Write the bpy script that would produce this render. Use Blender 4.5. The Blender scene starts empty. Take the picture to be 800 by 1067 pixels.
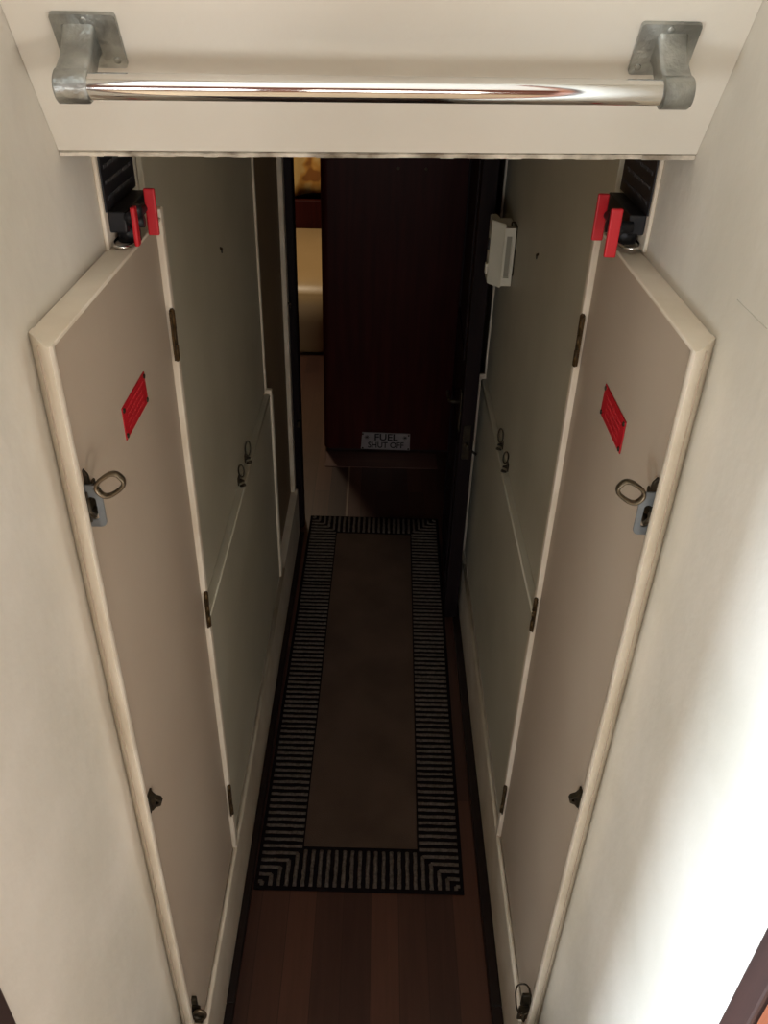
import bpy, bmesh, math, random
from mathutils import Vector, Matrix
random.seed(7)
S = bpy.context.scene
COL = S.collection
PI = math.pi

# ------------------------------------------------------------------ materials
def new_mat(name):
    m = bpy.data.materials.new(name); m.use_nodes = True
    return m, m.node_tree.nodes, m.node_tree.links, m.node_tree.nodes['Principled BSDF']

def lin(c):
    return tuple(((v/12.92) if v <= .04045 else ((v+.055)/1.055)**2.4) for v in [x/255 for x in c]) + (1,)

def paint(name, c1, c2, rough=.5, scale=3.0, bump=.15, spec=.35, metal=0, detail_scale=60, stretch=(1, 1, 1)):
    m, n, l, b = new_mat(name)
    tc = n.new('ShaderNodeTexCoord'); mp = n.new('ShaderNodeMapping'); mp.inputs['Scale'].default_value = stretch
    l.new(tc.outputs['Object'], mp.inputs['Vector'])
    nz = n.new('ShaderNodeTexNoise'); nz.inputs['Scale'].default_value = scale; nz.inputs['Detail'].default_value = 5
    l.new(mp.outputs['Vector'], nz.inputs['Vector'])
    cr = n.new('ShaderNodeValToRGB')
    cr.color_ramp.elements[0].position = .35; cr.color_ramp.elements[0].color = lin(c1)
    cr.color_ramp.elements[1].position = .65; cr.color_ramp.elements[1].color = lin(c2)
    l.new(nz.outputs['Fac'], cr.inputs['Fac']); l.new(cr.outputs['Color'], b.inputs['Base Color'])
    b.inputs['Roughness'].default_value = rough
    b.inputs['Specular IOR Level'].default_value = spec
    b.inputs['Metallic'].default_value = metal
    if bump:
        n2 = n.new('ShaderNodeTexNoise'); n2.inputs['Scale'].default_value = detail_scale; n2.inputs['Detail'].default_value = 3
        l.new(mp.outputs['Vector'], n2.inputs['Vector'])
        bp = n.new('ShaderNodeBump'); bp.inputs['Strength'].default_value = bump; bp.inputs['Distance'].default_value = .004
        l.new(n2.outputs['Fac'], bp.inputs['Height']); l.new(bp.outputs['Normal'], b.inputs['Normal'])
    return m

def planks(name, ca, cb, cc, width=.069, length=.62, rough=.42):
    """narrow strip flooring running along y"""
    m, n, l, b = new_mat(name)
    tc = n.new('ShaderNodeTexCoord')
    mp = n.new('ShaderNodeMapping'); mp.inputs['Rotation'].default_value = (0, 0, PI/2); mp.inputs['Location'].default_value = (.049, .051, 0)
    l.new(tc.outputs['Object'], mp.inputs['Vector'])
    br = n.new('ShaderNodeTexBrick')
    br.offset = .37; br.inputs['Scale'].default_value = 1; br.inputs['Brick Width'].default_value = length
    br.inputs['Row Height'].default_value = width; br.inputs['Mortar Size'].default_value = .0009
    br.inputs['Color1'].default_value = lin(ca); br.inputs['Color2'].default_value = lin(cb)
    br.inputs['Mortar'].default_value = lin(cc); br.inputs['Bias'].default_value = .0
    l.new(mp.outputs['Vector'], br.inputs['Vector'])
    m2 = n.new('ShaderNodeMapping'); m2.inputs['Scale'].default_value = (60, 3, 1)
    l.new(tc.outputs['Object'], m2.inputs['Vector'])
    nz = n.new('ShaderNodeTexNoise'); nz.inputs['Scale'].default_value = 1.5; nz.inputs['Detail'].default_value = 6
    l.new(m2.outputs['Vector'], nz.inputs['Vector'])
    mx = n.new('ShaderNodeMix'); mx.data_type = 'RGBA'; mx.blend_type = 'MULTIPLY'; mx.inputs['Factor'].default_value = .55
    l.new(br.outputs['Color'], mx.inputs['A']); l.new(nz.outputs['Color'], mx.inputs['B'])
    hsv = n.new('ShaderNodeHueSaturation'); hsv.inputs['Value'].default_value = 1.5; hsv.inputs['Saturation'].default_value = 1
    mr = n.new('ShaderNodeRGBToBW'); l.new(nz.outputs['Color'], mr.inputs['Color']); l.new(mr.outputs['Val'], mx.inputs['B'])
    l.new(mx.outputs['Result'], hsv.inputs['Color']); l.new(hsv.outputs['Color'], b.inputs['Base Color'])
    b.inputs['Roughness'].default_value = rough
    return m

def wood(name, c1, c2, rough=.3, grain='z', spec=.5):
    st = {'z': (14, 14, 1.2), 'x': (1.2, 14, 14), 'y': (14, 1.2, 14)}[grain]
    return paint(name, c1, c2, rough, 2.5, .05, spec, 0, 20, st)

def flat(name, c, rough=.5, metal=0, spec=.5, emit=None):
    m, n, l, b = new_mat(name)
    b.inputs['Base Color'].default_value = lin(c); b.inputs['Roughness'].default_value = rough
    b.inputs['Metallic'].default_value = metal; b.inputs['Specular IOR Level'].default_value = spec
    return m

M = dict(
    wall=paint('wall_paint', (200, 194, 180), (214, 208, 196), .62, 4, .25, .25, 0, 35),
    header=paint('header_paint', (211, 205, 192), (218, 212, 200), .5, 3, .1, .3),
    frame=paint('frame_paint', (216, 203, 182), (232, 221, 203), .5, 9, .3, .3, 0, 25),
    door=paint('door_paint', (176, 159, 140), (184, 168, 149), .45, 2.2, .06, .35),
    locker=paint('locker_paint', (188, 182, 162), (200, 194, 175), .45, 3.2, .1, .4),
    tan=paint('tan_paint', (146, 124, 96), (156, 134, 106), .6, 2, .05),
    floor=planks('strip_floor', (62, 39, 32), (88, 56, 44), (52, 32, 26)),
    kick=paint('kick_wood', (26, 15, 13), (34, 20, 17), .5, 6, .1),
    mahog=wood('mahogany', (52, 15, 12), (66, 21, 17), .45, 'z', .15),
    darkwood=wood('dark_wood', (24, 17, 18), (32, 23, 24), .55, 'z', .12),
    trimwood=wood('trim_wood', (42, 27, 23), (54, 34, 29), .5),
    orangewood=wood('orange_wood', (112, 60, 38), (132, 76, 48), .45),
    cream=paint('cabin_cream', (206, 196, 176), (214, 204, 184), .6, 3, .05),
    cabin=wood('cabin_wood', (92, 48, 28), (112, 60, 36), .5),
    chrome=paint('chrome', (226, 224, 220), (216, 214, 210), .07, 8, 0, .5, 1),
    casting=paint('dull_casting', (186, 188, 184), (128, 130, 126), .34, 22, .35, .5, .9, 120),
    zinc=paint('dull_zinc', (132, 136, 138), (120, 124, 126), .5, 30, .15, .4, .55),
    bronze=paint('tarnished_steel', (126, 112, 92), (92, 82, 66), .36, 40, .2, .5, .85),
    brass=paint('tarnished_brass', (88, 66, 34), (56, 42, 24), .5, 90, .2, .5, .6),
    dbrass=paint('dark_hardware', (64, 54, 38), (40, 34, 26), .45, 80, .2, .5, .5),
    red=paint('red_plastic', (196, 30, 40), (186, 26, 36), .4, 6, .03, .4),
    redplate=paint('red_enamel', (178, 22, 34), (168, 20, 30), .45, 6, .05, .35),
    redtext=flat('red_plate_lettering', (188, 40, 48), .6),
    black=paint('black_plastic', (30, 30, 34), (24, 24, 28), .45, 20, .1, .4),
    label=paint('black_label', (26, 26, 30), (34, 34, 38), .4, 30, .05, .4),
    labeltext=flat('grey_lettering', (66, 65, 68), .6),
    plate=paint('silver_plate', (168, 160, 158), (150, 142, 142), .45, 20, .1, .4, .35),
    ink=flat('black_ink', (28, 24, 26), .6),
    whitep=paint('white_plastic', (222, 218, 200), (214, 210, 192), .45, 8, .03, .4),
    recess=flat('grey_recess', (150, 146, 130), .6),
    rugdark=paint('rug_dark', (24, 19, 21), (30, 24, 26), .95, 60, .6, .05, 0, 400),
    rugrib=paint('rug_rib', (116, 105, 97), (90, 82, 75), .95, 130, .8, .05, 0, 300),
    rugmid=paint('rug_centre', (94, 77, 67), (82, 67, 58), .95, 5, .6, .05, 0, 350),
    cover=paint('satin_cover', (188, 158, 112), (200, 170, 124), .38, 3, .1, .6),
    ceil=paint('ceiling_paint', (216, 212, 200), (222, 218, 206), .6, 3, .05),
    edge=paint('worn_edge', (222, 214, 198), (120, 108, 92), .7, 28, .5, .2, 0, 60),
)
# floral curtain
m_, n_, l_, b_ = new_mat('floral_cloth')
tc_ = n_.new('ShaderNodeTexCoord'); vz = n_.new('ShaderNodeTexNoise'); vz.inputs['Scale'].default_value = 7; vz.inputs['Detail'].default_value = 2
l_.new(tc_.outputs['Object'], vz.inputs['Vector']); cr_ = n_.new('ShaderNodeValToRGB')
cr_.color_ramp.elements[0].position = .42; cr_.color_ramp.elements[0].color = lin((150, 96, 40))
cr_.color_ramp.elements[1].position = .56; cr_.color_ramp.elements[1].color = lin((226, 190, 120))
e_ = cr_.color_ramp.elements.new(.48); e_.color = lin((205, 150, 70))
l_.new(vz.outputs['Fac'], cr_.inputs['Fac']); l_.new(cr_.outputs['Color'], b_.inputs['Base Color']); b_.inputs['Roughness'].default_value = .8
M['floral'] = m_

# ------------------------------------------------------------------ mesh helpers (world coordinates)
C0 = .006
WB, WD, WA = .3105, .3195, .3445          # trim face, recessed door face, lining (half widths)
def wx(s, w): return C0 + s*w

def skew(co):
    """the passage is not quite parallel: it drifts a little with depth"""
    d = max(0., min(co.y, 3.0) - .95)
    if co.x < 0: return Vector((co.x + .006*d, co.y, co.z))
    return Vector((co.x + .003*d, co.y, co.z))

def box(bm, x0, x1, y0, y1, z0, z1, bev=0, seg=2):
    x0, x1 = sorted((x0, x1)); y0, y1 = sorted((y0, y1)); z0, z1 = sorted((z0, z1))
    r = bmesh.ops.create_cube(bm, size=1)
    for v in r['verts']:
        v.co = Vector((x0 + (v.co.x+.5)*(x1-x0), y0 + (v.co.y+.5)*(y1-y0), z0 + (v.co.z+.5)*(z1-z0)))
    if bev:
        es = list({e for v in r['verts'] for e in v.link_edges})
        bmesh.ops.bevel(bm, geom=es, offset=bev, segments=seg, affect='EDGES', profile=.5)

def prism(bm, pts, ax, a0, a1, bev=0, seg=2):
    """extrude a closed outline (2-D points) along axis ax from a0 to a1"""
    def mk(p, a):
        if ax == 'x': return Vector((a, p[0], p[1]))
        if ax == 'y': return Vector((p[0], a, p[1]))
        return Vector((p[0], p[1], a))
    v0 = [bm.verts.new(mk(p, a0)) for p in pts]; v1 = [bm.verts.new(mk(p, a1)) for p in pts]
    fs = [bm.faces.new(v0), bm.faces.new(v1[::-1])]
    k = len(pts)
    for i in range(k): fs.append(bm.faces.new((v0[i], v1[i], v1[(i+1) % k], v0[(i+1) % k])))
    bmesh.ops.recalc_face_normals(bm, faces=fs)
    if bev:
        es = list({e for f in fs for e in f.edges})
        bmesh.ops.bevel(bm, geom=es, offset=bev, segments=seg, affect='EDGES')

def frame_prism(bm, outer, inner, ax, a0, a1):
    """ring shaped outline (same count in and out) extruded: a plate with a hole"""
    def mk(p, a):
        if ax == 'x': return Vector((a, p[0], p[1]))
        if ax == 'y': return Vector((p[0], a, p[1]))
        return Vector((p[0], p[1], a))
    k = len(outer); R = [[bm.verts.new(mk(p, a)) for p in L] for a in (a0, a1) for L in (outer, inner)]
    fs = []
    for i in range(k):
        j = (i+1) % k
        fs.append(bm.faces.new((R[0][i], R[0][j], R[1][j], R[1][i])))
        fs.append(bm.faces.new((R[2][i], R[3][i], R[3][j], R[2][j])))
        fs.append(bm.faces.new((R[0][i], R[2][i], R[2][j], R[0][j])))
        fs.append(bm.faces.new((R[1][i], R[1][j], R[3][j], R[3][i])))
    bmesh.ops.recalc_face_normals(bm, faces=fs)

def rrect(cx, cy, w, h, r, k=5):
    out = []
    for (sx, sy, a) in ((1, 1, 0), (-1, 1, 90), (-1, -1, 180), (1, -1, 270)):
        for i in range(k+1):
            t = math.radians(a + 90*i/k)
            out.append((cx + sx*(w/2-r) + r*math.cos(t), cy + sy*(h/2-r) + r*math.sin(t)))
    return out

def tube(bm, pts, r, closed=False, n=10, flatten=None, cap=True):
    pts = [Vector(p) for p in pts]; k = len(pts); rings = []
    prev = None
    for i, p in enumerate(pts):
        if closed: t = pts[(i+1) % k] - pts[i-1]
        else: t = pts[min(i+1, k-1)] - pts[max(i-1, 0)]
        t.normalize()
        if prev is None:
            a = Vector((0, 0, 1)) if abs(t.z) < .9 else Vector((1, 0, 0))
            u = t.cross(a).normalized()
        else:
            u = (prev - t*prev.dot(t)).normalized()
        prev = u; w = t.cross(u)
        rr = r[i] if isinstance(r, (list, tuple)) else r
        if flatten:   # flatten = (axis vector, factor)
            ring = []
            for q in range(n):
                a = 2*PI*q/n; o = (u*math.cos(a) + w*math.sin(a))*rr
                f = Vector(flatten[0]).normalized(); o = o + f*o.dot(f)*(flatten[1]-1); ring.append(bm.verts.new(p+o))
            rings.append(ring)
        else:
            rings.append([bm.verts.new(p + (u*math.cos(2*PI*q/n) + w*math.sin(2*PI*q/n))*rr) for q in range(n)])
    fs = []
    for i in range(k if closed else k-1):
        a, b = rings[i], rings[(i+1) % k]
        off = 0
        if closed and i == k-1:
            off = min(range(n), key=lambda o: (a[0].co - b[o].co).length)
        for q in range(n):
            fs.append(bm.faces.new((a[q], a[(q+1) % n], b[(q+1+off) % n], b[(q+off) % n])))
    if cap and not closed:
        fs.append(bm.faces.new(rings[0][::-1])); fs.append(bm.faces.new(rings[-1]))
    for f in fs: f.smooth = True
    bmesh.ops.recalc_face_normals(bm, faces=fs)

def disc(bm, c, axis, r, h, n=16):
    a = Vector(axis).normalized(); tube(bm, [Vector(c), Vector(c)+a*h*.7, Vector(c)+a*h], [r, r, r*.8], n=n)

def build(name, fn, mat, parent=None, kind=None, smooth=False, sk=True):
    bm = bmesh.new(); fn(bm)
    if sk:
        for v in bm.verts: v.co = skew(v.co)
    if parent is not None:
        o0 = origin_of(parent)
        for v in bm.verts: v.co -= o0
        loc = o0 - (origin_of(parent) if parent is not None else Vector())
    else:
        xs = [v.co for v in bm.verts]
        o0 = Vector((sum(c.x for c in xs)/len(xs), sum(c.y for c in xs)/len(xs), min(c.z for c in xs)))
        if kind == 'structure': o0 = Vector((0, 0, 0))
        for v in bm.verts: v.co -= o0
    me = bpy.data.meshes.new(name); bm.to_mesh(me); bm.free()
    me.materials.append(M[mat] if isinstance(mat, str) else mat)
    if smooth:
        for p in me.polygons: p.use_smooth = True
    o = bpy.data.objects.new(name, me); COL.objects.link(o)
    if parent is not None:
        o.parent = parent; ORG[o.name] = o0
    else:
        o.location = o0; ORG[o.name] = o0
    if kind: o['kind'] = kind
    return o

ORG = {}
def origin_of(o): return ORG[o.name]

def thing(name, loc, label=None, cat=None, group=None, kind=None):
    o = bpy.data.objects.new(name, None); COL.objects.link(o)
    o.empty_display_size = .05
    loc = skew(Vector(loc)); o.location = loc; ORG[o.name] = loc
    if label: o['label'] = label
    if cat: o['category'] = cat
    if group: o['group'] = group
    if kind: o['kind'] = kind
    return o

def tag(o, label, cat, group=None):
    o['label'] = label; o['category'] = cat
    if group: o['group'] = group
    return o

def text_bm(bm, body, size, mtx, depth=.0006, bold=0):
    cu = bpy.data.curves.new('t', 'FONT'); cu.body = body; cu.size = size; cu.extrude = depth; cu.offset = bold
    cu.align_x = 'CENTER'; cu.align_y = 'CENTER'; cu.resolution_u = 3
    ob = bpy.data.objects.new('t', cu); COL.objects.link(ob)
    dg = bpy.context.evaluated_depsgraph_get(); me = bpy.data.meshes.new_from_object(ob.evaluated_get(dg))
    me.transform(mtx); bm.from_mesh(me)
    bpy.data.objects.remove(ob); bpy.data.curves.remove(cu); bpy.data.meshes.remove(me)

# ------------------------------------------------------------------ the shell
Z_CEIL = 1.95
YH, ZH = .9683, 1.815                      # lower edge of the sloping header
YN = .40                                  # near end of the lining
Y_END = 2.86                              # far end of the passage

def lining(s, y0, y1, z0, z1):
    def f(bm):
        n = 14
        box(bm, wx(s, WA), wx(s, WA+.03), y0, y1, z0, z1)
    return f
for s, nm in ((-1, 'left'), (1, 'right')):
    def f(bm, s=s):
        # lining split in bays so that it follows the drift of the passage
        ys = [YN, .95, 3.0-.001 if False else Y_END]
        pts = [(wx(s, WA), YN), (wx(s, WA), .95), (wx(s, WA), Y_END), (wx(s, WA+.03), Y_END), (wx(s, WA+.03), .95), (wx(s, WA+.03), YN)]
        prism(bm, pts, 'z', 0, 2.62)
    build('wall_'+nm, f, 'wall', kind='structure')

build('floor', lambda bm: box(bm, -1.5, 1.5, .30, 5.9, -.04, 0), 'floor', kind='structure', sk=False)
build('ceiling', lambda bm: box(bm, -1.5, 1.5, 1.0, 5.9, Z_CEIL, Z_CEIL+.03), 'ceil', kind='structure', sk=False)

# sloping header: rises towards the camera, 60 degrees
t60 = math.radians(60)
def hshear(bm):
    # the header sits a touch askew across the passage
    for v in bm.verts:
        k = (v.co.x-C0)/.3445; v.co.y += .0232*k; v.co.z += .0024*k
def header(bm):
    up = Vector((0, -math.cos(t60), math.sin(t60))); nb = Vector((0, math.sin(t60), math.cos(t60)))
    B = Vector((0, YH, ZH)) + up*.007; L = (2.62-B.z)/up.z
    P = [B, B+up*L, B+up*L+nb*.03, B+nb*.03]
    prism(bm, [(p.y, p.z) for p in P], 'x', wx(-1, WA-.0005), wx(1, WA-.0005)); hshear(bm)
build('wall_header', header, 'header', kind='structure')
def lip(bm):
    up = Vector((0, -math.cos(t60), math.sin(t60))); nb = Vector((0, math.sin(t60), math.cos(t60)))
    B = Vector((0, YH, ZH)); rnd = random.Random(3)
    n = 46; xa, xb = wx(-1, WA-.001), wx(1, WA-.001)
    for i in range(n):
        x0 = xa + (xb-xa)*i/n; x1 = xa + (xb-xa)*(i+1)/n
        a = .0048 + .0009*rnd.random(); o = .0012*rnd.random()
        P = [B - nb*(.002-o), B + up*a - nb*(.002-o), B+up*a+nb*.03, B+nb*.03]
        prism(bm, [(p.y, p.z) for p in P], 'x', x0, x1)
    hshear(bm)
build('trim_1', lip, 'edge', kind='structure')
build('wall_lintel', lambda bm: box(bm, wx(-1, WA-.001), wx(1, WA-.001), 1.0, 1.02, ZH+.045, 1.96), 'ceil', kind='structure')

# dark posts finishing the near ends of the lining, and orange woodwork nearer still
for i, (s, nm) in enumerate(((-1, 'left'), (1, 'right'))):
    build('trim_%d' % (i+2), lambda bm: box(bm, wx(s, WA-.004), wx(s, WA+.04), YN-.034, YN-.001, .3, 2.62, .003), 'trimwood', kind='structure')
    build('wall_front_'+nm, lambda bm: box(bm, wx(s, WA+.001), s*1.5, .29, YN-.036, .3, 2.62), 'orangewood', kind='structure', sk=False)
    def wing(bm, s=s): box(bm, wx(s, WA+.031), s*1.5, Y_END-.04, Y_END+.02, 0, Z_CEIL)
    build('wall_aft_'+nm, wing, 'mahog', kind='structure')
build('wall_step', lambda bm: box(bm, -1.5, 1.5, .27, .30, -.04, .5), 'trimwood', kind='structure', sk=False)

# unseen cabin behind the camera, assumed and added for daylight and chrome reflections
build('floor_cabin', lambda bm: box(bm, -1.5, 1.5, -2.5, .28, .46, .5), 'tan', kind='structure', sk=False)
build('ceiling_cabin', lambda bm: box(bm, -1.5, 1.5, -2.5, 1.2, 2.62, 2.65), 'ceil', kind='structure', sk=False)
def side_cabin(bm, s, holes):
    # wall at x = s*1.5 with window openings (y0,y1,z0,z1)
    x0, x1 = s*1.5, s*1.54
    ys = -2.5
    for (a, b, c, d) in holes:
        box(bm, x0, x1, ys, a, .46, 2.65); box(bm, x0, x1, a, b, .46, c); box(bm, x0, x1, a, b, d, 2.65); ys = b
    box(bm, x0, x1, ys, .30, .46, 2.65)
HL = [(-1.6, -.75, .9, 1.5), (-.36, .22, .85, 1.95)]  # assumed window openings, placed and sized to shape the daylight on the lining
HR = [(-1.7, -.9, 1.0, 1.5)]
build('wall_cabin_left', lambda bm: side_cabin(bm, -1, HL), 'cream', kind='structure', sk=False)
build('wall_cabin_right', lambda bm: side_cabin(bm, 1, HR), 'cabin', kind='structure', sk=False)
HB = [(-1.32, -.12, .95, 1.6), (.12, .95, .95, 1.6)]
def back(bm):
    xs = -1.5
    for (a, b, c, d) in HB:
        box(bm, xs, a, -2.54, -2.5, .46, 2.65); box(bm, a, b, -2.54, -2.5, .46, c); box(bm, a, b, -2.54, -2.5, d, 2.65); xs = b
    box(bm, xs, 1.5, -2.54, -2.5, .46, 2.65)
build('wall_cabin_rear', back, 'cabin', kind='structure', sk=False)
wn = 0
for (s, H_) in ((-1, HL), (1, HR)):
    for (a, b, c, d) in H_:
        wn += 1
        def fr(bm):
            o = [(a-.02, c-.02), (b+.02, c-.02), (b+.02, d+.02), (a-.02, d+.02)]; i_ = [(a+.02, c+.02), (b-.02, c+.02), (b-.02, d-.02), (a+.02, d-.02)]
            frame_prism(bm, o, i_, 'x', s*1.485, s*1.55)
        build('window_%d' % wn, fr, 'trimwood', kind='structure', sk=False)
for (a, b, c, d) in HB:
    wn += 1
    def fr(bm):
        o = [(a-.02, c-.02), (b+.02, c-.02), (b+.02, d+.02), (a-.02, d+.02)]; i_ = [(a+.02, c+.02), (b-.02, c+.02), (b-.02, d-.02), (a+.02, d-.02)]
        frame_prism(bm, o, i_, 'y', -2.55, -2.485)
    build('window_%d' % wn, fr, 'trimwood', kind='structure', sk=False)

# ------------------------------------------------------------------ skirting, kick strips
Y2 = {-1: 2.80, 1: 2.80}
for s, nm in ((-1, 'left'), (1, 'right')):
    def f(bm, s=s):
        dy = s*.021
        # board, then a small rounded bead along its top
        box(bm, wx(s, WB+.002), wx(s, WA-.0005), .80+dy, .95, 0, .226); box(bm, wx(s, WB+.002), wx(s, WA-.0005), .95, 2.80, 0, .226)
        tube(bm, [(wx(s, WB+.004), .80+dy, .229), (wx(s, WB+.004), .95, .229), (wx(s, WB+.004), 2.30+dy, .229)], .006, n=8)
    build('baseboard_'+nm, f, 'frame', kind='structure')
    def k(bm, s=s):
        w = .018 if s < 0 else .024
        for ya, yb in ((.41, .95), (.95, 2.80)):
            box(bm, wx(s, WB-w+.001), wx(s, WB+.0015), ya, yb, 0, .022, .003)
    build('trim_%d' % (4 if s < 0 else 5), k, 'kick', kind='structure')

# ------------------------------------------------------------------ hinge / hardware generators
def hinge(parent, s, y, z0, z1, r=.0042):
    def f(bm):
        x = wx(s, WB+.001); L = (z1-z0)
        # knuckles
        for i, (a, b) in enumerate(((0, .3), (.31, .62), (.63, 1))):
            tube(bm, [(x, y, z0+a*L), (x, y, z0+b*L)], r if i != 1 else r*.9, n=10)
        box(bm, wx(s, WB+.0005), wx(s, WB+.0035), y-.009, y+.006, z0+.001, z1-.001)
        for e, sg in ((z0, -1), (z1, 1)): tube(bm, [(x, y, e), (x, y, e+sg*.003)], [r, r*.5], n=10)
    return build('hinge', f, 'brass', parent)

def screws(bm, s, pts, w, r=.0025, h=.002):
    for (y, z) in pts: disc(bm, (wx(s, w), y, z), (-s, 0, 0), r, h, 10)

SIDE = {-1: 'left', 1: 'right'}
# ------------------------------------------------------------------ engine-room doors with raised frames
def engine_door(s):
    dy = s*.021
    yi, yo, yf = .756+dy, .794+dy, 1.2235+dy
    zt = 1.6814 - s*.003
    word = 'left' if s < 0 else 'right'
    # raised frame, a fixed box like casing
    fr = thing('door_frame', (wx(s, WA), (yo+yf)/2, 0), None, None, None, 'structure')
    def near_stile(bm):
        P = [(wx(s, WA-.0003), yo), (wx(s, WB+.006), yi+.003), (wx(s, WB+.001), yi), (wx(s, WB), yi+.004), (wx(s, WB+.0005), yi+.012), (wx(s, WB+.004), yi+.016), (wx(s, WD+.006), yi+.018), (wx(s, WA-.0003), yo+.012)]
        n = 60; rnd = random.Random(11+s)
        prev = None; rings = []
        for i in range(n+1):
            z = 0 + (zt)*i/n; w = .0014*math.sin(i*1.3)+.0012*(rnd.random()-.5)
            ring = []
            for j, p in enumerate(P):
                dd = w if 1 <= j <= 3 else 0
                ring.append(bm.verts.new((p[0]+s*dd*.6, p[1]+dd, z)))
            rings.append(ring)
        fs = []
        for a, b in zip(rings, rings[1:]):
            for j in range(len(P)): fs.append(bm.faces.new((a[j], a[(j+1) % len(P)], b[(j+1) % len(P)], b[j])))
        fs.append(bm.faces.new(rings[0])); fs.append(bm.faces.new(rings[-1]))
        bmesh.ops.recalc_face_normals(bm, faces=fs)
        for f in fs: f.smooth = True
    o = build('near_stile', near_stile, 'frame', fr)
    md = o.modifiers.new('es', 'EDGE_SPLIT'); md.split_angle = math.radians(50)
    def top(bm):
        P = [(wx(s, WA-.0003), yo+.001), (wx(s, WB+.001), yi+.004), (wx(s, WB+.001), yf+.002), (wx(s, WA-.0003), yf+.002)]
        prism(bm, P, 'z', zt-.005, zt-.0002, .001, 1)
    build('top_rail', top, 'frame', fr)
    def far(bm): box(bm, wx(s, WB), wx(s, WA-.0003), yf-.004, yf+.012, .228, zt+.012, .0022, 2)
    build('far_stile', far, 'frame', fr)
    # the door
    nm = 'door_1' if s < 0 else 'door_2'
    dr = thing(nm, (wx(s, WD), (yi+yf)/2, .236), None, None, None, 'structure')
    def leaf(bm): box(bm, wx(s, WD), wx(s, WD+.012), yi+.019, yf-.006, .236, zt-.0065, .001, 1)
    build('door_leaf', leaf, 'door', dr)
    hz = [(1.472, 1.550), (.930, 1.010), (.363, .460)] if s < 0 else [(1.460, 1.542), (.897, .976), (.328, .420)]
    for z0, z1 in hz: hinge(dr, s, yf-.004, z0, z1)
    # red plate with a screw at each corner
    if s < 0: y0, y1, z0, z1 = .929, 1.041, 1.478, 1.523
    else: y0, y1, z0, z1 = .958, 1.076, 1.458, 1.505
    def pl(bm): box(bm, wx(s, WD-.0018), wx(s, WD-.0002), y0, y1, z0, z1, .0006, 1)
    rp = build('warning_plate', pl, 'redplate', dr); rp['label'] = 'small red warning plate screwed to the door'
    for y in (y0+.005, y1-.005):
        for z in (z0+.005, z1-.005):
            build('screw', lambda bm: screws(bm, s, [(y, z)], WD-.0012, .0034, .0022), 'dbrass', rp)
    def tx(bm):
        rnd = random.Random(5)
        for r_ in range(4):
            yy = y0+.018
            while yy < y1-.022:
                w = .004+.006*rnd.random(); box(bm, wx(s, WD-.0023), wx(s, WD-.0016), yy, yy+w, z0+.0088+r_*.0085, z0+.0112+r_*.0085); yy += w+.0025
    build('faint_lettering', tx, 'redtext', rp)
    # middle padeye pull
    yk, zk = (.772, .972) if s < 0 else (.810, .943)
    def pad(bm):
        w0 = WD-.0003
        o_ = [(wx(s, w0), zk-.017), (wx(s, w0-.004), zk-.0175), (wx(s, w0-.009), zk-.010), (wx(s, w0-.0165), zk-.006), (wx(s, w0-.0185), zk), (wx(s, w0-.0165), zk+.006), (wx(s, w0-.009), zk+.010), (wx(s, w0-.004), zk+.0175), (wx(s, w0), zk+.017)]
        i_ = []
        cx_, cz_ = wx(s, w0-.0115), zk
        for (px, pz) in o_:
            a = math.atan2(pz-cz_, px-cx_); i_.append((cx_+.0036*math.cos(a), cz_+.0036*math.sin(a)))
        frame_prism(bm, o_, i_, 'y', yk-.004, yk+.004)
        box(bm, wx(s, w0-.003), wx(s, w0), yk-.010, yk+.010, zk-.0175, zk+.0175, .0012, 1)
    build('pad_eye', pad, 'dbrass', dr)
    # upper hasp with a folding ring
    hy = .768 if s < 0 else .803
    if s < 0: X0, X1, Z0, Z1, RX, RZ, ang = -.3215, -.2955, 1.458, 1.512, -.283, 1.516, 38
    else: X0, X1, Z0, Z1, RX, RZ, ang = .3315, .3065, 1.438, 1.496, .2925, 1.499, -36
    ht = build('hasp', lambda bm: frame_prism(bm, rrect((X0+X1)/2, (Z0+Z1)/2, abs(X1-X0), Z1-Z0, .007), rrect((X0+X1)/2-s*.001, (Z0+Z1)/2-.003, .009, .030, .004), 'y', hy, hy+.0025), 'zinc', dr)
    def staple(bm):
        xm = (X0+X1)/2 - s*.0; zz = (Z0+Z1)/2
        # base leaf folded up behind the plate, ends in a rounded point
        P = [(X0, Z1-.004), (X0-(-s)*0+(-s)*.014, Z1-.004), (X0+(-s)*.013, Z1+.010), (X0+(-s)*.008, Z1+.017), (X0+(-s)*.003, Z1+.012), (X0, Z1+.004)]
        prism(bm, P, 'y', hy+.004, hy+.009, .0008, 1)
        # turning eye poking out of the slot
        tube(bm, [(xm+s*.004, hy+.012, zz+.006), (xm+s*.003, hy-.004, zz+.008), (xm, hy-.010, zz), (xm-s*.002, hy-.004, zz-.010), (xm, hy+.012, zz-.010)], .0034, n=8)
        box(bm, wx(s, WD-.0002), wx(s, WD-.003), hy-.002, hy+.03, Z0+.006, Z1-.008, .001, 1)
    build('staple', staple, 'dbrass', ht)
    def ring(bm):
        a0 = math.radians(ang); L, Wd = .0165, .0105; pts = []
        for i in range(28):
            t = 2*PI*i/28; u = L*math.copysign(abs(math.cos(t))**.75, math.cos(t)); v = Wd*math.copysign(abs(math.sin(t))**.75, math.sin(t))
            pts.append((RX+u*math.cos(a0)-v*math.sin(a0), hy-.004, RZ+u*math.sin(a0)+v*math.cos(a0)))
        tube(bm, pts, .0025, closed=True, n=8, flatten=((0, 1, 0), 2.0))
    build('ring', ring, 'bronze', ht)
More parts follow.
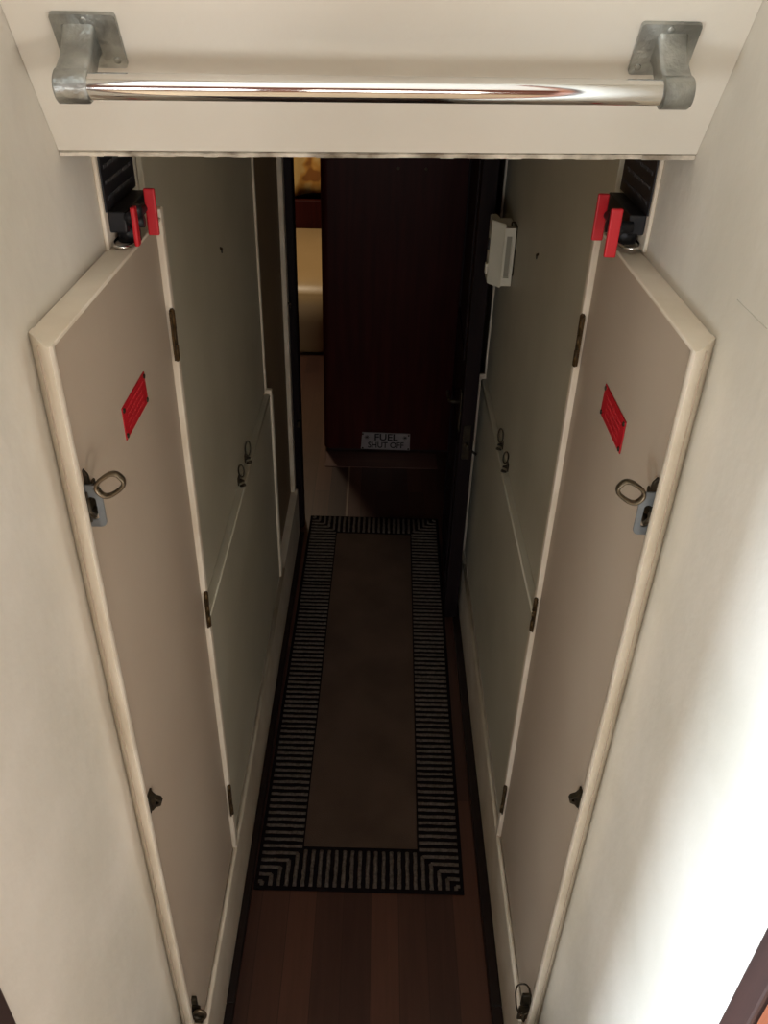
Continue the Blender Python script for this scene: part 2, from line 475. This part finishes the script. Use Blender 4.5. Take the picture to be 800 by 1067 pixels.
    # lower hasp near the floor
    if s < 0:
        ly, lz, lx = .772, .350, -.308
        h2 = build('hasp', lambda bm: frame_prism(bm, rrect(lx+.002, lz-.004, .016, .062, .004), rrect(lx+.003, lz-.016, .007, .022, .003), 'y', ly, ly+.003), 'dbrass', dr)
        def st(bm):
            box(bm, lx-.016, lx+.004, ly+.003, ly+.012, lz+.004, lz+.045, .003, 2)
            tube(bm, [(lx-.004, ly-.002, lz+.012), (lx+.002, ly-.014, lz+.016), (lx+.012, ly-.012, lz+.010)], .004, n=8)
        build('staple', st, 'dbrass', h2)
        def kb(bm):
            pts = [(lx+.010+.010*math.cos(t), ly-.008, lz+.014+.015*math.sin(t)) for t in [2*PI*i/20 for i in range(20)]]
            tube(bm, pts, .0034, closed=True, n=8)
            disc(bm, (lx+.010, ly-.004, lz+.014), (0, -1, 0), .0095, .003, 18)
        build('ring', kb, 'bronze', h2)
    else:
        ly, lz, lx = .808, .300, .317
        h2 = build('hasp', lambda bm: frame_prism(bm, rrect(lx-.003, lz-.008, .020, .050, .004), rrect(lx-.003, lz-.016, .008, .020, .003), 'y', ly, ly+.003), 'dbrass', dr)
        def st(bm):
            box(bm, lx-.010, lx+.008, ly+.003, ly+.012, lz+.010, lz+.048, .003, 2)
            tube(bm, [(lx-.002, ly+.002, lz-.004), (lx-.004, ly-.012, lz-.010), (lx-.002, ly+.002, lz-.020)], .0035, n=8)
        build('staple', st, 'dbrass', h2)
        def rg(bm):
            pts = []
            a0 = math.radians(98)
            for i in range(30):
                t = 2*PI*i/30; u = .047*math.copysign(abs(math.cos(t))**.6, math.cos(t)); v = .0135*math.copysign(abs(math.sin(t))**.75, math.sin(t))
                pts.append((lx-.013+u*math.cos(a0)-v*math.sin(a0), ly-.010+.1*u, lz+.066+u*math.sin(a0)+v*math.cos(a0)))
            tube(bm, pts, .0017, closed=True, n=8)
        build('ring', rg, 'dbrass', h2)
engine_door(-1); engine_door(1)

# ------------------------------------------------------------------ built-in lockers beyond the doors
def locker(s):
    dy = s*.021; word = SIDE[s]
    y0, y1 = 1.247+dy, 2.27+dy
    if s > 0: y1 = 2.42
    zr = .918 if s < 0 else .905
    lk = thing('built_in_locker', (wx(s, WA), (y0+y1)/2, .236),
               ('tall pale locker built into the right side, white wall box mounted on its upper door' if s > 0 else
                'tall pale locker built into the left side, facing the white wall box'), 'locker')
    def up(bm):
        box(bm, wx(s, WA-.009), wx(s, WA-.0004), y0, y1-.02, zr+.003, Z_CEIL-.002, .0012, 1)
    u = build('upper_door', up, 'locker', lk)
    def lo(bm): box(bm, wx(s, WB+.0115), wx(s, WA-.0004), y0, y1-.02, .236, zr-.003, .0015, 2)
    l = build('lower_door', lo, 'locker', lk)
    # thin frame beads: near side of the lower door, far side over the whole height
    build('edge_bead', lambda bm: box(bm, wx(s, WB+.007), wx(s, WA-.0004), y0-.009, y0-.001, .236, zr-.004, .002, 2), 'frame', lk)
    build('edge_bead', lambda bm: box(bm, wx(s, WB+.005), wx(s, WA-.0004), y1-.019, y1-.004, .232, zr+.01, .003, 2), 'frame', lk)
    build('edge_bead', lambda bm: box(bm, wx(s, WA-.014), wx(s, WA-.0004), y1-.019, y1-.004, zr+.0105, Z_CEIL-.002, .003, 2), 'frame', lk)
    build('edge_bead', lambda bm: box(bm, wx(s, WB+.006), wx(s, WA-.0004), y1+.004, y1+.016, .232, zr-.02, .003, 2), 'frame', lk)
    def rail(bm):
        tube(bm, [(wx(s, WB+.013), y0, zr-.010), (wx(s, WB+.013), y1-.02, zr-.010)], .0035, n=8)
    build('rail_bead', rail, 'locker', l)
    zz = [(1.045, y0+.012), (.955, y0+.004), (.60, y0+.008)] if s < 0 else [(.985, y0+.012), (.890, y0+.006), (.57, y0+.006)]
    for (z, y) in ((zz[0][0]-.09, zz[0][1]), (zz[1][0]-.09, zz[1][1]), (zz[2][0]-.02, zz[2][1])):
        build('screw', lambda bm: screws(bm, s, [(y, z)], WB+.0115, .0028, .0012), 'dbrass', l)
    ys = (1.83, 1.72) if s < 0 else (1.95, 1.835)
    for i, y in enumerate(ys):
        xw = WA-.009
        hh = (.088, .078)[i]
        def base(bm):
            box(bm, wx(s, xw-.003), wx(s, xw-.0002), y-.012, y+.012, zr+.004, zr+.026, .001, 1)
            tube(bm, [(wx(s, xw-.003), y-.006, zr+.012), (wx(s, xw-.012), y-.004, zr+.016), (wx(s, xw-.012), y+.004, zr+.010), (wx(s, xw-.003), y+.006, zr+.012)], .0028, n=7)
            tube(bm, [(wx(s, xw-.004), y, zr-.004), (wx(s, xw-.016), y, zr+.002)], .004, n=8)
        hs = build('hasp', base, 'dbrass', u)
        def rg(bm):
            cz = zr+.026+.014; lean = .008 if i == 0 else 0
            pts = [(wx(s, xw-.009 + .0065*math.cos(t)), y+lean*(math.sin(t)), cz+.0165*math.sin(t)) for t in [2*PI*q/20 for q in range(20)]]
            tube(bm, pts, .0021, closed=True, n=7)
        build('ring', rg, 'dbrass', hs)
    return lk
locker(-1); locker(1)

# tan panel, white jamb and the dark door frame at the end of the passage
build('wall_panel_left', lambda bm: box(bm, wx(-1, WA-.006), wx(-1, WA-.0004), 2.27, 2.775, .226, Z_CEIL-.001), 'tan', kind='structure')
build('wall_panel_right', lambda bm: box(bm, wx(1, WA-.006), wx(1, WA-.0004), 2.445, 2.775, .226, Z_CEIL-.001), 'tan', kind='structure')
build('trim_6', lambda bm: box(bm, wx(-1, WA-.022), wx(-1, WA-.0004), 2.777, 2.825, .0, Z_CEIL-.001, .004, 2), 'frame', kind='structure')
build('trim_7', lambda bm: box(bm, wx(1, WA-.022), wx(1, WA-.0004), 2.777, 2.825, .0, Z_CEIL-.001, .004, 2), 'frame', kind='structure')
build('trim_8', lambda bm: box(bm, -.345, -.283, 2.86, 2.935, 0, Z_CEIL-.001, .004, 2), 'darkwood', kind='structure', sk=False)
build('trim_9', lambda bm: box(bm, .322, .372, 2.86, 2.935, 0, Z_CEIL-.001, .004, 2), 'darkwood', kind='structure', sk=False)
# catch and strike on the left frame
def strike(bm): box(bm, -.2832, -.280, 2.868, 2.905, .455, .515, .001, 1); box(bm, -.295, -.280, 2.846, 2.862, .475, .50, .002, 1)
tag(build('strike_plate', strike, 'dbrass', sk=False), 'small dark strike plate low on the black door frame at the left', 'strike plate')
def catch_(bm):
    x = -.318
    box(bm, x-.004, x, 2.79, 2.805, .965, 1.005, .001, 1); tube(bm, [(x, 2.797, .985), (x+.02, 2.797, .985), (x+.022, 2.797, .965)], .004, n=8)
tag(build('door_catch', catch_, 'dbrass', sk=False), 'small dark hook catch high on the white jamb at the far left', 'catch')

# open door leaf folded back against the right side
d3 = thing('door_3', (.30, 2.86, .02), None, None, None, 'structure')
def leaf3(bm):
    P = [(.262, 2.28), (.306, 2.285), (.322, 2.855), (.284, 2.858)]
    prism(bm, P, 'z', .022, Z_CEIL-.02, .002, 1)
build('door_leaf', leaf3, 'darkwood', d3)
def mould(bm):
    for z0, z1 in ((.12, .70), (.98, 1.80)):
        for y0, y1, a, b in ((2.36, 2.38, z0, z1), (2.76, 2.78, z0, z1), (2.38, 2.76, z0, z0+.02), (2.38, 2.76, z1-.02, z1)):
            k = lambda y: .262+(y-2.28)*.038
            P = [(k(y0)-.004, y0), (k(y1)-.004, y1), (k(y1)+.002, y1), (k(y0)+.002, y0)]
            prism(bm, P, 'z', a, b)
build('panel_moulding', mould, 'darkwood', d3)
def lever(bm):
    box(bm, .2565, .2625, 2.300, 2.332, .765, .90, .002, 2)
    tube(bm, [(.262, 2.316, .862), (.232, 2.316, .862), (.226, 2.322, .862), (.224, 2.36, .860), (.226, 2.40, .857)], [.007, .006, .006, .0055, .005], n=10)
    disc(bm, (.262, 2.316, .79), (-1, 0, 0), .008, .006, 14)
build('lever_handle', lever, 'dbrass', d3)
def bolt(bm):
    box(bm, .272, .296, 2.2785, 2.2815, .68, .80, .001, 1)
    tube(bm, [(.284, 2.280, .735), (.284, 2.262, .735), (.287, 2.258, .728)], .0055, n=10)
    tube(bm, [(.300, 2.28, .712), (.318, 2.275, .700)], .004, n=8)
build('latch_bolt', bolt, 'dbrass', d3)

# ------------------------------------------------------------------ runner rug
rx, ry0, ry1 = -.0015, 1.232, 2.938
rug_rot = -math.radians(.78)
rug = thing('runner_rug', (0, 2.085, 0), 'long brown runner rug with a black and tan striped border on the wood floor', 'rug')
RW, RL, BW = .539, 1.704, .114
def rugt(bm, i0=0):
    for v in bm.verts:
        v.co = Matrix.Rotation(rug_rot, 3, 'Z') @ v.co + Vector((-.002, 2.085, 0))
def rbase(bm): box(bm, -RW/2, RW/2, -RL/2, RL/2, .0006, .006, .002, 2); rugt(bm)
def rmid(bm): box(bm, -RW/2+BW+.004, RW/2-BW-.004, -RL/2+BW+.012, RL/2-BW-.012, .005, .0085, .001, 1); rugt(bm)
def rribs(bm):
    pitch = .0206; rnd = random.Random(2)
    e = .010
    X, Y = RW/2, RL/2
    def rib(p0, p1, w):
        # a slightly wandering rounded cord from p0 to p1
        p0, p1 = Vector(p0), Vector(p1); L = (p1-p0).length
        if L < .006: return
        n = max(2, int(L/.012)); d = (p1-p0).normalized(); q = Vector((-d.y, d.x, 0))
        pts = []
        for i in range(n+1):
            pts.append(p0+(p1-p0)*i/n + q*(rnd.random()-.5)*.0016)
        tube(bm, pts, [w*(.9+.25*rnd.random()) for _ in pts], n=6, flatten=((0, 0, 1), .75))
    nx = int((2*X-2*e)/pitch); sx = (2*X-2*e)/nx
    for i in range(nx):
        x = -X+e+(i+.5)*sx; lim = min(BW, X-abs(x))
        for sg in (-1, 1): rib((x, sg*(Y-e), .0072), (x, sg*(Y-max(lim, e)), .0072), .0048)
    ny = int((2*Y-2*e)/pitch); sy = (2*Y-2*e)/ny
    for i in range(ny):
        y = -Y+e+(i+.5)*sy; lim = min(BW, Y-abs(y))
        for sg in (-1, 1): rib((sg*(X-e), y, .0072), (sg*(X-max(lim, e)), y, .0072), .0048)
    rugt(bm)
build('backing', rbase, 'rugdark', rug, sk=False)
build('centre_panel', rmid, 'rugmid', rug, sk=False)
build('striped_border', rribs, 'rugrib', rug, sk=False)

# ------------------------------------------------------------------ chrome grab rail
gr = thing('grab_rail', (C0, .917, 1.90), 'polished chrome grab rail on two dull cast brackets across the sloping white header', 'handrail')
TY, TZ = .8525, 1.8955
nrm = Vector((0, -math.sin(t60), -math.cos(t60))); upv = Vector((0, -math.cos(t60), math.sin(t60)))
def surf(z):  # point on the header face at height z
    return Vector((0, YH-(z-ZH)/math.tan(t60), z))
LZ, RZ_ = TZ-.001, TZ-.003
def tubef(bm): tube(bm, [(x, TY, TZ) for x in (-.268, -.2678, -.2674, -.267, -.13, 0, .13, .267, .2674, .2678, .268)], .0112, n=64, cap=False); hshear(bm)
build('tube', tubef, 'chrome', gr)
for s, xc in ((-1, -.2755), (1, .276)):
    zb = TZ
    def brk(bm):
        T = Vector((xc, TY, zb))
        k = ((T - Vector((xc, YH, ZH))).dot(nrm))        # distance to header face
        foot = T - nrm*k
        # arm: sweeps of rounded rectangles from the plate to the socket
        secs = [(0.003, .0150, .0165, 0.006), (.012, .0142, .013, .004), (k*.5, .0140, .0120, 0.0), (k-.012, .0142, .0125, 0), (k+.002, .0145, .0140, 0)]
        rings = []
        for (d, hw, hh, up_) in secs:
            ring = []
            for (px, pz) in rrect(0, 0, 2*hw, 2*hh, .004, 3):
                ring.append(bm.verts.new(foot + nrm*d + Vector((1, 0, 0))*px + upv*(pz+up_)))
            rings.append(ring)
        fs = []
        for a, b in zip(rings, rings[1:]):
            m = len(a)
            for j in range(m): fs.append(bm.faces.new((a[j], a[(j+1) % m], b[(j+1) % m], b[j])))
        fs.append(bm.faces.new(rings[0])); fs.append(bm.faces.new(rings[-1]))
        bmesh.ops.recalc_face_normals(bm, faces=fs)
        for f in fs: f.smooth = True
        # socket around the tube end
        tube(bm, [(xc-.0145, TY, zb), (xc-.013, TY, zb), (xc+.013, TY, zb), (xc+.0150, TY, zb)], [.0120, .0145, .0145, .0128], n=28); hshear(bm)
    b = build('bracket', brk, 'casting', gr)
    md = b.modifiers.new('es', 'EDGE_SPLIT'); md.split_angle = math.radians(45)
    def plate(bm):
        T = Vector((xc, TY, zb)); k = ((T - Vector((xc, YH, ZH))).dot(nrm)); foot = T - nrm*k + upv*.004
        xo = .006 if s < 0 else -.004
        V = []
        for d in (.0004, .005):
            q = []
            for (px, pz) in rrect(0, 0, .058, .052, .003, 2): q.append(bm.verts.new(foot+nrm*d+Vector((px+xo, 0, 0))+upv*pz))
            V.append(q)
        m = len(V[0]); fs = [bm.faces.new(V[0]), bm.faces.new(V[1])]
        for j in range(m): fs.append(bm.faces.new((V[0][j], V[0][(j+1) % m], V[1][(j+1) % m], V[1][j])))
        bmesh.ops.recalc_face_normals(bm, faces=fs); hshear(bm)
    pl = build('mounting_plate', plate, 'casting', b)
    for px, pz in ((-.021, -.018), (.021, -.018), (0, .0205)):
        def scw(bm):
            T = Vector((xc, TY, zb)); k = ((T - Vector((xc, YH, ZH))).dot(nrm)); foot = T - nrm*k + upv*.004
            xo = .006 if s < 0 else -.004
            p = foot + Vector((px+xo, 0, 0)) + upv*pz + nrm*.0045
            disc(bm, p, nrm, .0034, .0012, 12); hshear(bm)
        build('screw', scw, 'casting', b)

# ------------------------------------------------------------------ red-handled switches on black instruction plates
def switch(s):
    word = SIDE[s]
    if s < 0: ya, yb, yl = 1.042, 1.190, 1.183
    else: ya, yb, yl = 1.092, 1.250, 1.247
    th = thing('pull_switch', (wx(s, WA), (ya+yb)/2, 1.685),
               'black switch plate with red handle bars above the %s beige door' % word, 'switch')
    def bp_(bm): box(bm, wx(s, WA-.0055), wx(s, WA-.0003), ya, yb-.012, 1.6835, 1.80, .0012, 1)
    build('backing_board', bp_, 'frame', th)
    z0 = 1.728
    def lb(bm): box(bm, wx(s, WA-.0078), wx(s, WA-.0055), ya+.006, yb-.003, z0, 1.795, .0004, 1)
    lab = build('instruction_label', lb, 'label', th)
    def tx(bm):
        rnd = random.Random(9)
        for r_ in range(3):
            yy = ya+.016; zz = z0+.012+r_*.018
            while yy < yb-.02:
                w = .012+.018*rnd.random(); box(bm, wx(s, WA-.0083), wx(s, WA-.0077), yy, min(yy+w, yb-.014), zz, zz+.0045); yy += w+.005
    build('lettering', tx, 'labeltext', lab)
    def body(bm):
        yc = ya+.05
        box(bm, wx(s, WA-.0275), wx(s, WA-.0055), ya+.012, yb-.02, 1.702, 1.7275, .002, 2)
        disc(bm, (wx(s, WA-.021), yc-.01, 1.686), (0, 0, 1), .0145, .020, 24)
    build('housing', body, 'black', th)
    def keyring(bm):
        cy = ya+.030
        pts = [(wx(s, WA-.019)+.0145*math.cos(t), cy+.030*math.sin(t), 1.688) for t in [2*PI*i/28 for i in range(28)]]
        tube(bm, pts, .0024, closed=True, n=8)
    build('retaining_ring', keyring, 'chrome', th)
    # lever: a dark arm with two red bars
    if s < 0: bars = [(-.2905, 1.100, 1.688, 1.746, .0142, 0, -8), (-.2975, 1.045, 1.690, 1.737, .0120, 90, -8)]
    else: bars = [(.2965, 1.150, 1.682, 1.743, .0152, 0, 0), (.2930, 1.060, 1.686, 1.746, .0150, 0, 0)]
    def arm(bm):
        (xa, y_a, za, zb_, w, _, _), (xb, y_b, zc, zd, w2, _, _) = bars
        zm = 1.712
        tube(bm, [(wx(s, WA-.022), (y_a+y_b)/2, 1.712), ((xa+xb)/2, (y_a+y_b)/2, 1.713)], .008, n=12)
        tube(bm, [(xa+s*.009, y_a+.003, za+.034), (xb+s*.009, y_b+.004, zc+.032)], .0058, n=12)
        disc(bm, ((xa+xb)/2+s*.008, (y_a+y_b)/2, 1.718), (0, 0, 1), .008, .014, 12)
    ar = build('lever_arm', arm, 'black', th)
    for (x, y, za, zb_, w, rz, tilt) in bars:
        def bar(bm):
            box(bm, -w/2, w/2, -.003, .003, -(zb_-za)/2, (zb_-za)/2, .002, 3)
            R = Matrix.Translation((x, y, (za+zb_)/2)) @ Matrix.Rotation(math.radians(rz), 4, 'Z')
            bmesh.ops.transform(bm, matrix=R, verts=bm.verts)
        build('red_bar', bar, 'red', ar)
switch(-1); switch(1)

# ------------------------------------------------------------------ white wall box
wb = thing('wall_box', (.334, 2.1, 1.295), 'small white plastic box with an open cover mounted high on the right wall', 'wall box')
def bodyb(bm):
    o_ = [(.311, 1.297), (.338, 1.297), (.338, 1.442), (.311, 1.442)]
    box(bm, .311, .3385, 2.11, 2.20, 1.297, 1.442, .002, 2)
    # raised rim around a recessed slot on the face turned to the stairs
    frame_prism(bm, [(.311, 1.297), (.3385, 1.297), (.3385, 1.442), (.311, 1.442)], [(.317, 1.318), (.331, 1.318), (.331, 1.422), (.317, 1.422)], 'y', 2.102, 2.112)
build('housing', bodyb, 'whitep', wb)
build('slot_panel', lambda bm: box(bm, .318, .330, 2.1085, 2.1115, 1.319, 1.421), 'recess', wb)
def cov(bm):
    P = [(.281, 2.135), (.284, 2.131), (.3105, 2.098), (.313, 2.101), (.300, 2.20), (.283, 2.20)]
    prism(bm, P, 'z', 1.292, 1.452, .002, 2)
build('cover', cov, 'whitep', wb)
build('button', lambda bm: box(bm, .277, .284, 2.15, 2.165, 1.375, 1.400, .001, 1), 'black', wb)
build('tab', lambda bm: box(bm, .276, .284, 2.15, 2.168, 1.312, 1.338, .001, 1), 'whitep', wb)
def wire(bm): tube(bm, [(.330, 2.13, 1.442), (.328, 2.12, 1.452), (.335, 2.11, 1.455), (.3375, 2.09, 1.450), (.3378, 2.085, 1.40), (.3378, 2.085, 1.33)], .0018, n=6)
build('cable', wire, 'dbrass', wb)

# nail hole scars on the lining
def scar(s, y, z, r): 
    def f(bm):
        tube(bm, [(wx(s, WA-.0093), y-r, z+r*.5), (wx(s, WA-.0100), y, z), (wx(s, WA-.0093), y+r*.5, z-r)], [r*.2, r*.35, r*.2], n=8)
    return f
tag(build('screw_plug', scar(-1, 1.74, 1.482, .010), 'dbrass'), 'small dark plugged screw hole high on the left locker', 'screw plug')
tag(build('screw_plug', scar(1, 1.80, 1.468, .010), 'dbrass'), 'small dark plugged screw hole beside the white wall box', 'screw plug')
# seam between two lining boards on the right
build('trim_10', lambda bm: box(bm, wx(1, WA-.0008), wx(1, WA+.001), .41, .79, 1.727, 1.7285), 'wall', kind='structure')

# ------------------------------------------------------------------ far cabin seen through the doorway
cb = thing('cabinet', (.2, 3.5, 0), 'dark mahogany cabinet with a rounded corner beyond the end of the passage', 'cabinet')
def cab(bm):
    P = [(-.236+.03*(1-math.cos(t)), 3.5+.03*(1-math.sin(t))) for t in [PI/2*i/6 for i in range(7)]]
    P = [(-.236, 3.53)] + [(-.206-.03*math.cos(t), 3.53-.03*math.sin(t)) for t in [PI/2*i/6 for i in range(1, 7)]] + [(1.2, 3.5), (1.2, 4.0), (-.236, 4.0)]
    prism(bm, P, 'z', .02, Z_CEIL-.005)
build('body', cab, 'mahog', cb, sk=False)
build('plinth', lambda bm: box(bm, -.21, 1.19, 3.52, 3.98, 0, .02), 'kick', cb, sk=False)
for x in (.075, .185): build('screw', lambda bm: disc(bm, (x, 3.5, 1.292), (0, -1, 0), .006, .004, 10), 'bronze', cb, sk=False)
sg = thing('fuel_sign', (.055, 3.498, .02), 'small silver FUEL SHUT OFF sign at the foot of the dark cabinet', 'sign')
def sp(bm): 
    prism(bm, [(-.061, .022), (-.055, .112), (.172, .108), (.174, .018)], 'y', 3.4935, 3.4995, .001, 1)
build('plate', sp, 'plate', sg, sk=False)
def st(bm):
    text_bm(bm, 'FUEL', .050, Matrix.Translation((.058, 3.493, .086)) @ Matrix.Rotation(PI/2, 4, 'X') @ Matrix.Diagonal((1.05, 1, 1, 1)), .0006, .0008)
    text_bm(bm, 'SHUT OFF', .044, Matrix.Translation((.058, 3.493, .044)) @ Matrix.Rotation(PI/2, 4, 'X') @ Matrix.Diagonal((.86, 1, 1, 1)), .0006, .0008)
    for x in (-.033, .148):
        for a in range(4):
            t = a*PI/4; dx, dz = .011*math.cos(t), .011*math.sin(t)
            tube(bm, [(x-dx, 3.4925, .087-dz), (x+dx, 3.4925, .087+dz)], .0012, n=5)
build('lettering', st, 'ink', sg, sk=False)
for x, z in ((-.052, .103), (.165, .099), (-.052, .028), (.166, .026)): build('screw', lambda bm: disc(bm, (x, 3.4935, z), (0, -1, 0), .0045, .002, 10), 'dbrass', sg, sk=False)
# threshold board and a light inlay strip in the floor
build('trim_11', lambda bm: box(bm, -.224, .30, 3.355, 3.495, .0, .004, .001, 1), wood('threshold_wood', (100, 68, 60), (112, 78, 68), .5, 'x'), kind='structure', sk=False)
build('trim_12', lambda bm: box(bm, -.1135, -.1055, 2.945, 3.354, .0, .003), wood('inlay_wood', (150, 128, 108), (138, 116, 98), .5, 'y'), kind='structure', sk=False)

bed = thing('bed', (-.5, 5.1, 0), 'bed with a golden satin cover glimpsed through the gap beside the dark cabinet', 'bed')
def mat_(bm):
    pr = [(4.66, 0), (4.64, .12), (4.64, .24), (4.66, .33), (4.70, .385), (4.78, .42), (4.95, .45), (5.2, .505), (5.42, .54), (5.42, 0)]
    prism(bm, pr, 'x', -1.24, .4)
build('mattress_cover', mat_, 'cover', bed, smooth=False, sk=False)
bm_o = [o for o in COL.objects if o.name.startswith('mattress_cover')][0]
sb = bm_o.modifiers.new('b', 'BEVEL'); sb.width = .06; sb.segments = 6; sb.limit_method = 'ANGLE'; sb.angle_limit = .15
for p in bm_o.data.polygons: p.use_smooth = True
build('headboard', lambda bm: box(bm, -1.26, .42, 5.43, 5.47, 0, .70, .008, 2), 'mahog', bed, sk=False)
def curt(bm):
    n = 60; rows = 14; V = []
    for j in range(rows+1):
        row = []
        for i in range(n+1):
            x = -1.15 + 1.5*i/n; z = .725 + .14*(x+.42) + (1.9-.725)*j/rows
            row.append(bm.verts.new((x, 5.50+.018*math.sin(x*38)+.008*math.sin(x*17+z*2), z)))
        V.append(row)
    for j in range(rows):
        for i in range(n): bm.faces.new((V[j][i], V[j][i+1], V[j+1][i+1], V[j+1][i])).smooth = True
cu = tag(build('curtain', curt, 'floral', sk=False), 'yellow floral curtain hanging on the wall behind the bed', 'curtain')
so = cu.modifiers.new('s', 'SOLIDIFY'); so.thickness = .003
build('wall_far', lambda bm: box(bm, -1.5, 1.5, 5.58, 5.62, 0, Z_CEIL), 'mahog', kind='structure', sk=False)
for s, nm in ((-1, 'left'), (1, 'right')):
    build('wall_far_'+nm, lambda bm: box(bm, s*1.28, s*1.32, Y_END+.02, 5.6, 0, Z_CEIL), 'mahog', kind='structure', sk=False)

# ------------------------------------------------------------------ camera
Xc = (0.9996771402466169, 0.021107823448475872, 0.01414478906218339)
Yc = (-4.749429992094615e-06, -0.556529838510789, 0.8308276228102905)
Zc = (0.02540895995094261, -0.8305594491885715, -0.5563500571742472)
FP = 870.6285804160558
# rows: world axes written in camera space (x right, y down, z forward)
right = Vector((Xc[0], Yc[0], Zc[0])); down = Vector((Xc[1], Yc[1], Zc[1])); fwd = Vector((Xc[2], Yc[2], Zc[2]))
cam = bpy.data.cameras.new('camera'); co = bpy.data.objects.new('camera', cam); COL.objects.link(co)
R = Matrix((right, -down, -fwd)).transposed()
co.matrix_world = Matrix.Translation((0, 0, 2.0)) @ R.to_4x4()
cam.sensor_fit = 'HORIZONTAL'; cam.sensor_width = 36; cam.lens = 36*FP/800; cam.clip_start = .02
S.camera = co

# ------------------------------------------------------------------ light
def area(name, loc, look, sx, sy, power, col):
    l = bpy.data.lights.new(name, 'AREA'); l.shape = 'RECTANGLE'; l.size = sx; l.size_y = sy; l.energy = power; l.color = col
    o = bpy.data.objects.new(name, l); COL.objects.link(o); o.location = loc
    o.rotation_euler = (Vector(look)-Vector(loc)).to_track_quat('-Z', 'Y').to_euler(); return o
day = (.93, .97, 1.0)  # area lamps outside the assumed cabin windows, added to supply daylight
area('daylight_left_fore', (-1.56, -.07, 1.40), (0, -.07, 1.40), .58, 1.1, 190, (.70, .84, 1.0))
area('daylight_left_aft', (-1.56, -1.175, 1.2), (0, -1.175, 1.2), .85, .60, 44, (.88, .95, 1.0))
area('daylight_rear_left', (-.72, -2.56, 1.275), (-.72, 0, 1.275), 1.2, .65, 23, (.95, .97, 1.0))
area('daylight_rear_right', (.535, -2.56, 1.275), (.535, 0, 1.275), .83, .65, 20, (1, .96, .9))
area('daylight_right', (1.56, -1.3, 1.25), (0, -1.3, 1.25), .80, .5, 34, (1, .96, .9))
area('cabin_lamp', (-.65, 4.62, 1.85), (-.5, 4.9, .4), .16, .16, 8.0, (1, .82, .58))

w = bpy.data.worlds.new('world'); S.world = w; w.use_nodes = True
w.node_tree.nodes['Background'].inputs['Color'].default_value = (.55, .65, .8, 1)
w.node_tree.nodes['Background'].inputs['Strength'].default_value = .3
S.view_settings.view_transform = 'Standard'; S.view_settings.look = 'None'; S.view_settings.gamma = 1
S.view_settings.exposure = -.05
try: S.view_settings.use_curve_mapping = False
except Exception: pass
S.cycles.max_bounces = 8; S.cycles.diffuse_bounces = 5
